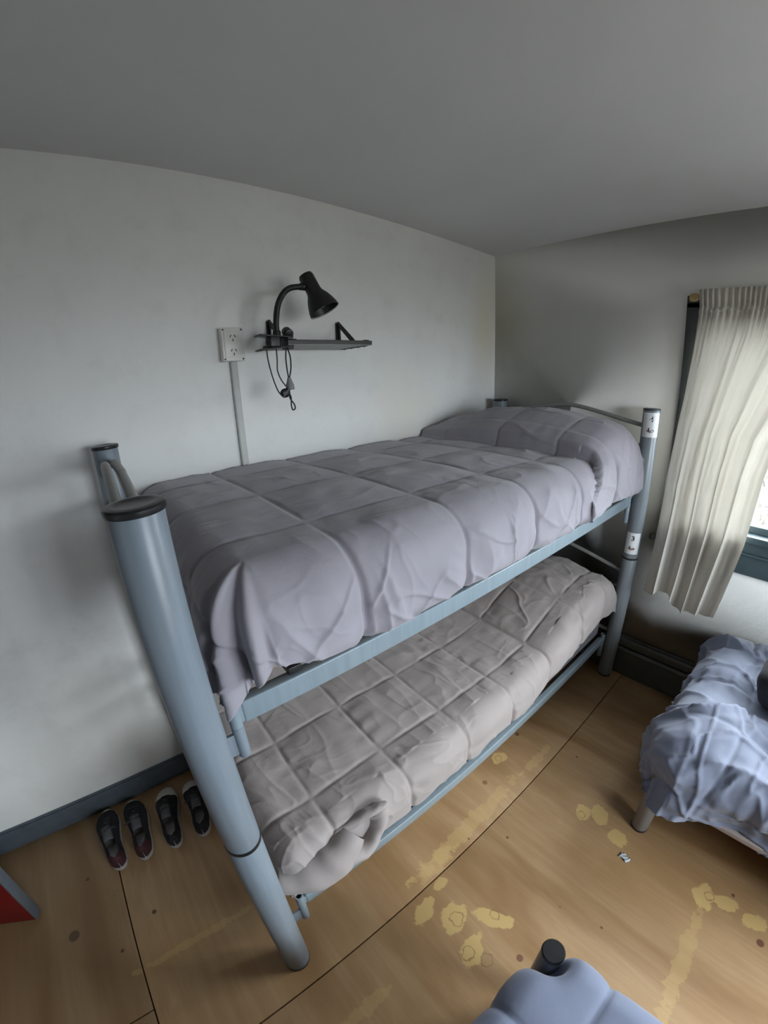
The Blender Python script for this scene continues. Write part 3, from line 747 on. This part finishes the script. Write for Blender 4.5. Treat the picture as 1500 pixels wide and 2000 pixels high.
so=empty('power_outlet',(-1.590,0,1.773)); tag(so,'white surface-mounted double power outlet left of the shelf','power outlet')
m=MB(); m.box((-1.632,-.034,1.714),(-1.548,-.001,1.834),.004); under(so,m,'outlet_box',M['plastic'])
m=MB(); m.box((-1.622,-.0365,1.728),(-1.558,-.0335,1.822),.001); fp=under(so,m,'face_plate',M['plastic'])
for zz in (1.800,1.750):
    m=MB()
    for dx_,dz_,rot in ((-.008,.003,.55),(.008,.003,-.55),(0,-.011,0)):
        m.box((-1.590+dx_-.0014,-.0372,zz+dz_-.005),(-1.590+dx_+.0014,-.0362,zz+dz_+.005),0,M=Mx(rot,Vector((-1.590+dx_,-.037,zz+dz_))))
    m2=m.build('power_socket',M['dark'],fp)
for x in (-1.624,-1.556):
    for z in (1.722,1.826): m=MB(); m.cyl((x,-.0355,z),(x,-.033,z),.0032,n=14); under(so,m,'screw',M['dark'])
cdt=MB(); cdt.box((-1.600,-.014,.108),(-1.573,-.001,1.7135),.003); cdt.box((-1.597,-.0152,.108),(-1.576,-.0135,1.7135),.001)
o=cdt.build('cable_conduit',M['plasticg']); tag(o,'pale grey plastic cable conduit running down the left wall below the outlet','cable conduit')

# ------------------------------------------------------------------ curtain
rod=MB(); rod.cyl((-.062,-1.10,1.968),(-.062,-2.62,1.968),.0095,n=20)
rod.lathe((-.062,-1.070,1.968),(-.062,-1.104,1.968),[(0,.010),(.1,.0155),(.5,.0175),(.9,.0155),(1,.012)],24)
for y in (-1.12,-2.58): rod.box((-.062,y-.006,1.955),(0,y+.006,1.962),.002)
o=rod.build('curtain_rod',M['rod']); tag(o,'wooden curtain rod with a round end knob above the window','curtain rod')
def curtain():
    nu,nz=420,260; 
    zz=np.concatenate([np.linspace(1.995,1.90,40),np.linspace(1.895,.60,nz-40)])
    U,Zi=np.meshgrid(np.linspace(0,1,nu),np.arange(nz),indexing='ij'); Z=zz[Zi]
    L=np.interp(Z,[.6,.64,1.165,1.425,1.713,1.92,2.0],[-1.072,-1.070,-1.061,-1.075,-1.100,-1.118,-1.112])
    Rr=np.interp(Z,[.6,.65,.965,1.108,1.25,1.40,1.6,1.8,2.0],[-1.392,-1.398,-1.430,-1.436,-1.445,-1.47,-1.56,-1.66,-1.70])
    # width between folds: wide rolls at the bottom, many gathers at the top
    Y=L+(Rr-L)*U
    head=sstep(1.90,1.935,Z)
    ph=U*2*PI
    wob=.25*np.sin(U*9+Z*1.5)
    low=np.sin(ph*4.6+wob*3+.6)+.35*np.sin(ph*9.3+1.3+Z*.8)
    amp=.019*(.8+.35*sstep(1.7,.9,Z))*(1-.25*sstep(.9,.6,Z))
    top=np.sin(ph*27+2*np.sin(U*17))*.007
    X=-.075+(amp*low)*(1-head)*(.35+.65*sstep(1.95,1.75,Z))+top*sstep(1.62,1.93,Z)
    # pocket round the rod, ruffle above
    pocket=np.exp(-((Z-1.965)/.018)**2)
    X=X-.004-.010*pocket*head
    X=X+.004*fbm(U*14,Z*5,3,91)+ (U*12%1)*0
    # lap of loose cloth under the pocket
    X=X-.012*np.exp(-((Z-1.905-.006*np.sin(ph*7))/.010)**2)
    Y=Y+.010*np.cos(ph*4.6+wob*3)*sstep(1.7,.9,Z)
    Zf=Z+np.where(Z<.75,(.75-Z)/.15*(-.030*np.sin(U*6.5+3.4)-.012*np.sin(U*15)),0)
    # bottom flares toward the room
    X=X-.035*sstep(1.1,.6,Z)
    X=np.minimum(X-.012,-.060)
    G=np.stack([X,Y,Zf],-1).reshape(-1,3); idx=np.arange(nu*nz).reshape(nu,nz)
    fc=np.stack([idx[:-1,:-1],idx[:-1,1:],idx[1:,1:],idx[1:,:-1]],-1).reshape(-1,4)
    me=bpy.data.meshes.new('curtain'); me.from_pydata(G.tolist(),[],fc.tolist()); me.update()
    o=obj('curtain',me,M['curtain']); tag(o,'cream cotton curtain gathered on a wooden rod, swept to the left of the window','curtain')
curtain()
m=MB(); m.cyl((.004,-1.030,.868),(-.018,-1.030,.868),.008,n=16); m.ball((-.026,-1.030,.868),.0165,sc=(.8,1,1)); o=m.build('tieback_knob',M['base_g']); tag(o,'dark round tieback knob on the wall at the left edge of the curtain','knob')

# ------------------------------------------------------------------ low beds
def low_bed(name,ox,oy,label,posts,ztop,legmat,rails,strip,pr=.0325):
    b=empty(name,(ox,oy,0)); tag(b,label,'bed'); O=Vector((ox,oy,0))
    for (x,y) in posts:
        m=MB(); m.cyl((x,y,.005),(x,y,ztop-.006),pr,n=40,bev=.003); p=m.build('post',legmat,b); p.location=-O
        m=MB(); m.lathe((x,y,ztop-.012),(x,y,ztop),[(0,pr+.001),(.6,pr+.0015),(1,pr-.002),(1,.0005)],40,cap=False); plabel(m.build('cap',M['cap'],p),'black plastic end cap')
        m=MB(); m.lathe((x,y,0),(x,y,.010),[(0,pr+.0005),(1,pr+.001)],40); m.build('foot_cap',M['cap'],p)
    for a_,b_ in rails:
        m=MB(); m.box(a_,b_,.004); r=m.build('rail',legmat,b); r.location=-O
    m=MB(); m.box(*strip,.004); r=m.build('slat_base',M['strip'],b); r.location=-O
    return b
# bed under the window, foot end towards the bunk
low_bed('single_bed',-.475,-2.40,'low single bed under the window with taupe steel legs',[(-.853,-1.478),(-.10,-1.478),(-.853,-3.20),(-.10,-3.20)],.44,M['leg'],
        [((-.868,-3.17,.285),(-.838,-1.51,.325)),((-.115,-3.17,.285),(-.085,-1.51,.325)),((-.83,-1.493,.33),(-.12,-1.463,.36)),((-.83,-3.215,.30),(-.12,-3.185,.33))],
        ((-.900,-3.15,.262),(-.06,-1.515,.284)))
mattress('mattress',-.86,-.085,-3.16,-1.52,.3255,.44,'mattress of the low bed under the window',M['strip'],r=.03)
def q2_extra(S,T,h,D,dx,dy,cell):
    h=h+.028*fbm(S*2.6,T*2.6,2,121)
    h=h+.030*np.maximum(ridge(S*2.4+.8*T,T*2.2-S*1.2,125),0)**3
    h=h+.012*np.maximum(ridge(S*5-2*T,T*3+S*2,128),0)**4
    h=h+.010*np.maximum(ridge(S*8+3*T,T*5-4*S,131),0)**4
    h=h+.008*np.maximum(ridge(S*4-6*T,T*11+2*S,134),0)**4
    h=h+.012*sstep(.08,.25,D)*np.sin(T*17+2*np.sin(S*5)+1)*(dx<0)
    h=h+.010*sstep(.08,.25,D)*np.sin(S*15)*(dy>0)
    return h
def q2_prof(S,T,X,Y,Z,D):
    Z=Z+.05*np.exp(-(((X+.25)/.25)**2+((Y+1.6)/.22)**2))+.045*np.exp(-(((X+.72)/.12)**2+((Y+1.62)/.12)**2))
    return X,Y,Z
def q2_sink(S,T,G):
    G[...,0]=np.minimum(G[...,0],-.045); return G
drape('quilt',M['quilt_blue'],'rumpled blue grey quilt heaped on the low bed under the window',(-1.085,-.03),(-2.75,-1.24),(-.805,-.10,-3.5,-1.525),.09,.475,
      [-.72,-.46,-.20,-.98],[-1.62,-1.90,-2.16,-2.42,-1.36],step=.006,puff=.014,side_puff=.014,wr=.007,extra=q2_extra,profile=q2_prof,sink=q2_sink,maxdrop=.25,seed=15,pw=.03,seam_jit=.03,pk=3.0)
# black bag on it
def bag():
    n,k=48,36; vs=[];fs=[]
    for i in range(k+1):
        ph=PI*i/k
        for j in range(n):
            a=2*PI*j/n; x=math.sin(ph)*math.cos(a); y=math.sin(ph)*math.sin(a); z=math.cos(ph)
            r=1+.07*float(fbm(np.array(x*2.2+5),np.array(y*2.2+z*1.7+9),2,140))+.04*math.sin(5*a+3*z)
            sx=math.copysign(abs(x)**.75,x)*.16*r; sy=math.copysign(abs(y)**.75,y)*.20*r; sz=math.copysign(abs(z)**.7,z)*.10*r
            vs.append((sx,sy,sz+.10))
    for i in range(k):
        for j in range(n): fs.append((i*n+j,(i+1)*n+j,(i+1)*n+(j+1)%n,i*n+(j+1)%n))
    root=empty('bag',(-.45,-1.845,.515)); tag(root,'soft black bag lying on the rumpled quilt under the window','bag')
    m=MB(); m.add(vs,fs); m.build('bag_body',M['bag'],root,sharp=80)
    m=MB(); m.tube(spline([Vector((-.07,.12,.18)),Vector((-.08,.10,.235)),Vector((-.08,0,.26)),Vector((-.08,-.10,.235)),Vector((-.07,-.12,.18))],6),.010,10); m.build('handle',M['bag'],root)
    m=MB(); m.tube(spline([Vector((.02,.17,.175)),Vector((.02,.06,.203)),Vector((.02,-.06,.203)),Vector((.02,-.17,.175))],8),.004,8); m.build('zip',M['cap'],root)
bag()
# bed nearest the camera
low_bed('single_bed',-2.55,-1.87,'low single bed at the bottom edge of the photo, black-capped grey post at its corner',[(-1.615,-1.480),(-1.615,-2.28),(-3.47,-1.482),(-3.47,-2.28)],.40,M['postd'],
        [((-3.44,-1.495,.235),(-1.645,-1.465,.275)),((-3.44,-2.295,.235),(-1.645,-2.265,.275)),((-1.630,-2.25,.235),(-1.600,-1.515,.275)),((-3.485,-2.25,.235),(-3.455,-1.515,.275))],
        ((-3.44,-2.26,.213),(-1.66,-1.50,.234)),pr=.0275)
mattress('mattress',-3.42,-1.69,-2.24,-1.52,.2755,.37,'mattress of the low bed at the bottom edge of the photo',M['strip'],r=.03)
def q3_extra(S,T,h,D,dx,dy,cell):
    return h+.004*fbm(S*5,T*5,2,151)
def q3_prof(S,T,X,Y,Z,D):
    # the quilt is tucked down round the corner post
    k=np.exp(-(((X+1.62)/.05)**2+((Y+1.465)/.05)**2)); return X-.03*k,Y-.055*k,Z-.06*k
drape('quilt',M['quilt_slate'],'smooth slate blue quilt on the low bed at the bottom edge of the photo',(-3.36,-1.48),(-2.36,-1.34),(-3.6,-1.640,-2.6,-1.505),.055,.425,
      [-1.80,-2.09,-2.38,-2.67,-2.96],[-1.62,-1.88,-2.14],step=.007,puff=.010,side_puff=.012,wr=.002,extra=q3_extra,maxdrop=.20,seed=21,pw=.03,profile=q3_prof)

# ------------------------------------------------------------------ shoes
M['sole']=simple('white rubber sole',(.36,.35,.33),.55,0,.08,30)
M['canvas']=simple('black canvas',(.012,.012,.014),.85,0,.2,80,.3,500)
M['maroon']=simple('maroon canvas',(.055,.014,.018),.8,0,.2,80,.3,500)
M['toe']=simple('white rubber toe cap',(.56,.53,.49),.5,0,.06,30)
M['insole']=simple('pale insole',(.50,.49,.50),.8,0,.1,30)
M['lace']=simple('black laces',(.03,.03,.032),.8)
M['tongue']=simple('grey tongue',(.10,.10,.105),.85)
def outline(t):
    """half widths (right,left) of a shoe at t from heel 0 to toe 1"""
    w=np.interp(t,[0,.03,.08,.2,.4,.55,.7,.82,.92,.97,1],[.004,.018,.028,.034,.034,.040,.047,.045,.034,.020,.004]); return w
def shoe(label,loc_,rz,toe_white,heel_mat,mirror=1,L=.292):
    root=empty('shoe',loc_,rz); tag(root,label,'shoe')
    ts=np.concatenate([[0,.01,.03,.06],np.linspace(.1,.9,17),[.94,.97,.99,1]])
    # sole
    m=MB(); ring=[]
    for t in ts: ring.append((outline(t)+.002*(0<t<1), t*L))
    bend=lambda y:.008*math.sin(y/L*PI)*mirror
    rim=[(w+bend(y),y) for w,y in ring]+[(-w+bend(y),y) for w,y in reversed(ring)]
    n=len(rim); vs=[];fs=[]
    for sc,z in ((.94,0),(1,.004),(1.0,.020),(.97,.0245),(.80,.0245)):
        for x,y in rim: vs.append((x*sc,(y-L/2)*(1-(1-sc)*.4)+L/2,z+.006*max(0,(y/L-.8)/.2)**2))
    for i in range(4):
        for k in range(n): fs.append((i*n+k,i*n+(k+1)%n,(i+1)*n+(k+1)%n,(i+1)*n+k))
    fs.append(tuple(reversed(range(n)))); fs.append(tuple(range(4*n,5*n))); m.add(vs,fs); m.build('sole',M['sole'],root)
    # upper: loft of arches, open over the ankle
    def prof(t):  # top height
        return np.interp(t,[0,.05,.15,.3,.45,.55,.7,.85,.95,1],[.060,.074,.066,.060,.070,.075,.060,.046,.034,.022])
    def openw(t): # half opening at the collar
        return np.interp(t,[0,.05,.10,.2,.35,.42,.50,.62,.66],[0,0,.018,.024,.024,.018,.012,.008,0]) if .05<t<.66 else 0
    def section(t,inset=0):
        w=outline(t)-inset; h=prof(t)-inset; ow=max(openw(t),.0); pts=[]
        k=10
        for j in range(k+1):
            g=j/k; a=g*PI/2; x=w*math.cos(a)**.75 if g<1 else 0; z=.022+(h-.022)*math.sin(a)**.85
            x=max(x,ow*(1-.0*g))
            pts.append((x,z))
        return pts
    def patchmesh(t0,t1,mat,name,grow=0,inset=0):
        tt=[t0]+[t for t in np.linspace(0,1,61) if t0<t<t1]+[t1]
        mm=MB(); 
        for sgn in (1,-1):
            vs=[];fs=[];k=11
            for t in tt:
                for x,z in section(t,-grow): vs.append((sgn*(x)+bend(t*L),t*L,z))
            for i in range(len(tt)-1):
                for j in range(k-1): b=i*k+j; fs.append((b,b+1,b+k+1,b+k) if sgn>0 else (b,b+k,b+k+1,b+1))
            mm.add(vs,fs)
        o=mm.build(name,mat,root,sharp=60); s=o.modifiers.new('s','SOLIDIFY'); s.thickness=.003; s.offset=-1
        return o
    patchmesh(0,1,M['canvas'],'upper')
    if toe_white: plabel(patchmesh(.76,1,M['toe'],'toe_cap',.0015),'white rubber toe cap')
    plabel(patchmesh(0,.16 if not toe_white else .05,heel_mat,'heel_panel',.0012),'heel panel')
    # insole in the opening
    m=MB(); vs=[];fs=[]
    tt=np.linspace(.10,.36,14)
    for t in tt: w=outline(t)*.62; vs+=[(w+bend(t*L),t*L,.030+.004*t),(bend(t*L),t*L,.027+.004*t),(-w+bend(t*L),t*L,.030+.004*t)]
    for i in range(13):
        for j in range(2): b=i*3+j; fs.append((b,b+1,b+4,b+3))
    m.add(vs,fs); plabel(m.build('insole',M['insole'],root),'pale insole showing in the opening')
    # tongue
    m=MB(); vs=[];fs=[]; tt=np.linspace(.36,.70,10)
    for i,t in enumerate(tt):
        z=prof(t)+.006-.020*((t-.36)/.34)*0-.006*((t-.36)/.34); z+= .012*(1-(t-.36)/.34)
        for j in range(5): u=(j-2)/2; vs.append((u*.019+bend(t*L),t*L-.008*(1-(t-.36)/.34),z-.006*u*u))
    for i in range(9):
        for j in range(4): b=i*5+j; fs.append((b,b+1,b+6,b+5))
    m.add(vs,fs); o=m.build('tongue',M['tongue'],root); s=o.modifiers.new('s','SOLIDIFY'); s.thickness=.004
    # laces
    m=MB()
    for i,t in enumerate(np.linspace(.50,.74,5)):
        z=prof(t)+.006; w=.020
        m.tube(spline([Vector((-w+bend(t*L),t*L-.004,z-.010)),Vector((-w*.5+bend(t*L),t*L,z)),Vector((w*.5+bend(t*L),t*L,z+.001)),Vector((w+bend(t*L),t*L+.006,z-.010))],5),.0028,8)
    m.tube(spline([Vector((0,.50*L,prof(.5)+.010)),Vector((.022,.47*L,prof(.5)+.014)),Vector((.032,.50*L,prof(.5)+.0)),Vector((.012,.53*L,prof(.5)+.008))],6),.002,8)
    m.tube(spline([Vector((0,.50*L,prof(.5)+.010)),Vector((-.022,.46*L,prof(.5)+.014)),Vector((-.034,.49*L,prof(.5)-.002)),Vector((-.012,.53*L,prof(.5)+.008))],6),.002,8)
    m.build('laces',M['lace'],root)
    return root
shoe('black shoe with a maroon heel, leftmost of four, on the floor seam',(-2.487,-.335,0),.05,False,M['maroon'],-1)
shoe('black shoe with a maroon heel, next to the white-toed sneaker',(-2.393,-.345,0),.01,False,M['maroon'],1)
shoe('black sneaker with white toe cap, next to the maroon-heeled shoes',(-2.275,-.362,0),-.12,True,M['canvas'],-1)
shoe('black sneaker with white toe cap, nearest the bunk bed post',(-2.165,-.375,0),-.10,True,M['canvas'],1,.280)

# scrap of paper on the floor
m=MB(); vs=[]; fs=[]
for i in range(9):
    for j in range(5):
        u=i/8-.5; v=j/4-.5; vs.append((-1.016+v*.022+.004*math.sin(u*7),-1.491+u*.038,.0015+.004*abs(math.sin(u*5+v*3))))
for i in range(8):
    for j in range(4): b=i*5+j; fs.append((b,b+1,b+6,b+5))
m.add(vs,fs,0); 
for k in range(0,len(m.m),3): m.m[k]=1
M['paper']=simple('paper white',(.62,.65,.68),.6); M['paperb']=simple('paper blue print',(.12,.18,.22),.5)
o=m.build('wrapper_scrap',[M['paper'],M['paperb']]); s=o.modifiers.new('s','SOLIDIFY'); s.thickness=.0005
tag(o,'tiny torn white and blue wrapper scrap on the plywood floor','scrap')

# ------------------------------------------------------------------ outside
def rock_mat():
    t=NT('frosted ground'); v=t.coord(); n1=t.noise(v,5,8,.7); n2=t.noise(v,22,6,.7,.5)
    c=t.ramp(n1,[(.42,(.02,.02,.02)),(.52,(.10,.10,.10)),(.62,(.45,.45,.45))]); c=t.mix(t.math('MULTIPLY',t.ramp(n2,[(.45,(1,1,1)),(.6,(0,0,0))]),.6),c,(.12,.12,.11))
    t.base(c); t.set(Roughness=.9); t.l(t.bump(n2,.8,.05),t.b.inputs['Normal']); return t.m
def ground():
    n=120; x=np.linspace(.5,9,n); y=np.linspace(-9,4,n); X,Y=np.meshgrid(x,y,indexing='ij')
    Z=-.6+.32*(X-.5)+.10*fbm(X*1.2,Y*1.2,4,160)+.08*fbm(X*5,Y*5,3,170)
    idx=np.arange(n*n).reshape(n,n); fc=np.stack([idx[:-1,:-1],idx[1:,:-1],idx[1:,1:],idx[:-1,1:]],-1).reshape(-1,4)
    me=bpy.data.meshes.new('bank'); me.from_pydata(np.stack([X,Y,Z],-1).reshape(-1,3).tolist(),[],fc.tolist()); me.update()
    o=obj('ground_outside',me,rock_mat()); o['kind']='structure'
ground()
M['bark']=simple('grey bark',(.16,.14,.12),.9,0,.3,20)
def shrub(x,y,z,h,label,seed):
    rnd=random.Random(seed); m=MB()
    def br(p,d,l,r,dep):
        pts=[p]; q=p.copy()
        for i in range(4):
            d=(d+Vector((rnd.uniform(-.25,.25),rnd.uniform(-.25,.25),rnd.uniform(-.1,.15)))).normalized(); q=q+d*(l/4); pts.append(q.copy())
        m.tube(pts,[r*(1-.13*i) for i in range(5)],5)
        if dep>0:
            for _ in range(4):
                i=rnd.randint(1,4); dd=(d+Vector((rnd.uniform(-1,1),rnd.uniform(-1,1),rnd.uniform(-.3,.8)))).normalized(); br(pts[i],dd,l*.62,r*.55,dep-1)
    for _ in range(3): br(Vector((0,0,0)),Vector((rnd.uniform(-.4,.4),rnd.uniform(-.4,.4),1)).normalized(),h*.55,.022,3)
    o=m.build('bare_shrub',M['bark']); o.location=(x,y,z); tag(o,label,'shrub','bare shrubs outside the window')
shrub(1.5,-2.9,-.36,1.3,'bare twiggy shrub outside the window, near the pane',5)
shrub(3.1,-1.4,.16,1.6,'bare twiggy shrub outside the window, further back',9)

# ------------------------------------------------------------------ light
w=bpy.data.worlds.new('World'); bpy.context.scene.world=w; w.use_nodes=True; nt=w.node_tree; bg=nt.nodes['Background']
tc=nt.nodes.new('ShaderNodeTexCoord'); sp=nt.nodes.new('ShaderNodeSeparateXYZ'); nt.links.new(tc.outputs['Generated'],sp.inputs[0])
rp=nt.nodes.new('ShaderNodeValToRGB'); mr=nt.nodes.new('ShaderNodeMapRange'); nt.links.new(sp.outputs[2],mr.inputs[0]); mr.inputs[1].default_value=-1; mr.inputs[2].default_value=1
nt.links.new(mr.outputs[0],rp.inputs[0]); e=rp.color_ramp.elements; e[0].position=.42; e[0].color=(.13,.125,.11,1); e[1].position=.52; e[1].color=(.62,.66,.72,1); e2=e.new(.80); e2.color=(.92,.96,1.0,1)
nt.links.new(rp.outputs[0],bg.inputs[0]); bg.inputs[1].default_value=20.5
def portal(name,loc_,rot,sx,sy):
    L=bpy.data.lights.new(name,'AREA'); L.shape='RECTANGLE'; L.size=sx; L.size_y=sy; L.cycles.is_portal=True
    o=bpy.data.objects.new(name,L); C.objects.link(o); o.location=loc_; o.rotation_euler=rot
portal('window_portal',(.10,(WY0+WY1)/2,(WZ0+WZ1)/2),(0,PI/2,0),WZ1-WZ0,WY0-WY1)
portal('window_portal',((BX0+BX1)/2,YB-.10,(BZ0+BZ1)/2),(PI/2,0,0),BX1-BX0,BZ1-BZ0)

# ------------------------------------------------------------------ camera (ultra-wide phone lens)
cam=bpy.data.cameras.new('Camera'); co=bpy.data.objects.new('Camera',cam); C.objects.link(co); bpy.context.scene.camera=co
cx,cy,cz,yaw,pitch,roll=-2.1024,-1.5207,1.6197,.9032,-.3278,-.0401
f=Vector((math.cos(pitch)*math.cos(yaw),math.cos(pitch)*math.sin(yaw),math.sin(pitch))); r=Vector((math.sin(yaw),-math.cos(yaw),0)); u=r.cross(f)
r2=r*math.cos(roll)+u*math.sin(roll); u2=-r*math.sin(roll)+u*math.cos(roll)
co.matrix_world=Matrix(((r2.x,u2.x,-f.x,cx),(r2.y,u2.y,-f.y,cy),(r2.z,u2.z,-f.z,cz),(0,0,0,1)))
cam.clip_start=.02; cam.clip_end=100
cam.type='PANO'; cam.sensor_fit='VERTICAL'; cam.sensor_width=27; cam.sensor_height=36
cc=cam; cc.panorama_type='FISHEYE_LENS_POLYNOMIAL'; cc.fisheye_fov=math.radians(170)
cc.fisheye_polynomial_k0=0; cc.fisheye_polynomial_k1=-7.12063317e-02; cc.fisheye_polynomial_k2=5.92316978e-05; cc.fisheye_polynomial_k3=5.15794383e-05; cc.fisheye_polynomial_k4=-9.71591966e-07

sc=bpy.context.scene
sc.view_settings.view_transform='Standard'; sc.view_settings.look='None'; sc.view_settings.gamma=1; sc.view_settings.use_curve_mapping=False
sc.view_settings.exposure=.58
sc.cycles.adaptive_threshold=.05; sc.cycles.max_bounces=6; sc.cycles.glossy_bounces=2; sc.cycles.transmission_bounces=2; sc.cycles.caustics_reflective=False; sc.cycles.caustics_refractive=False
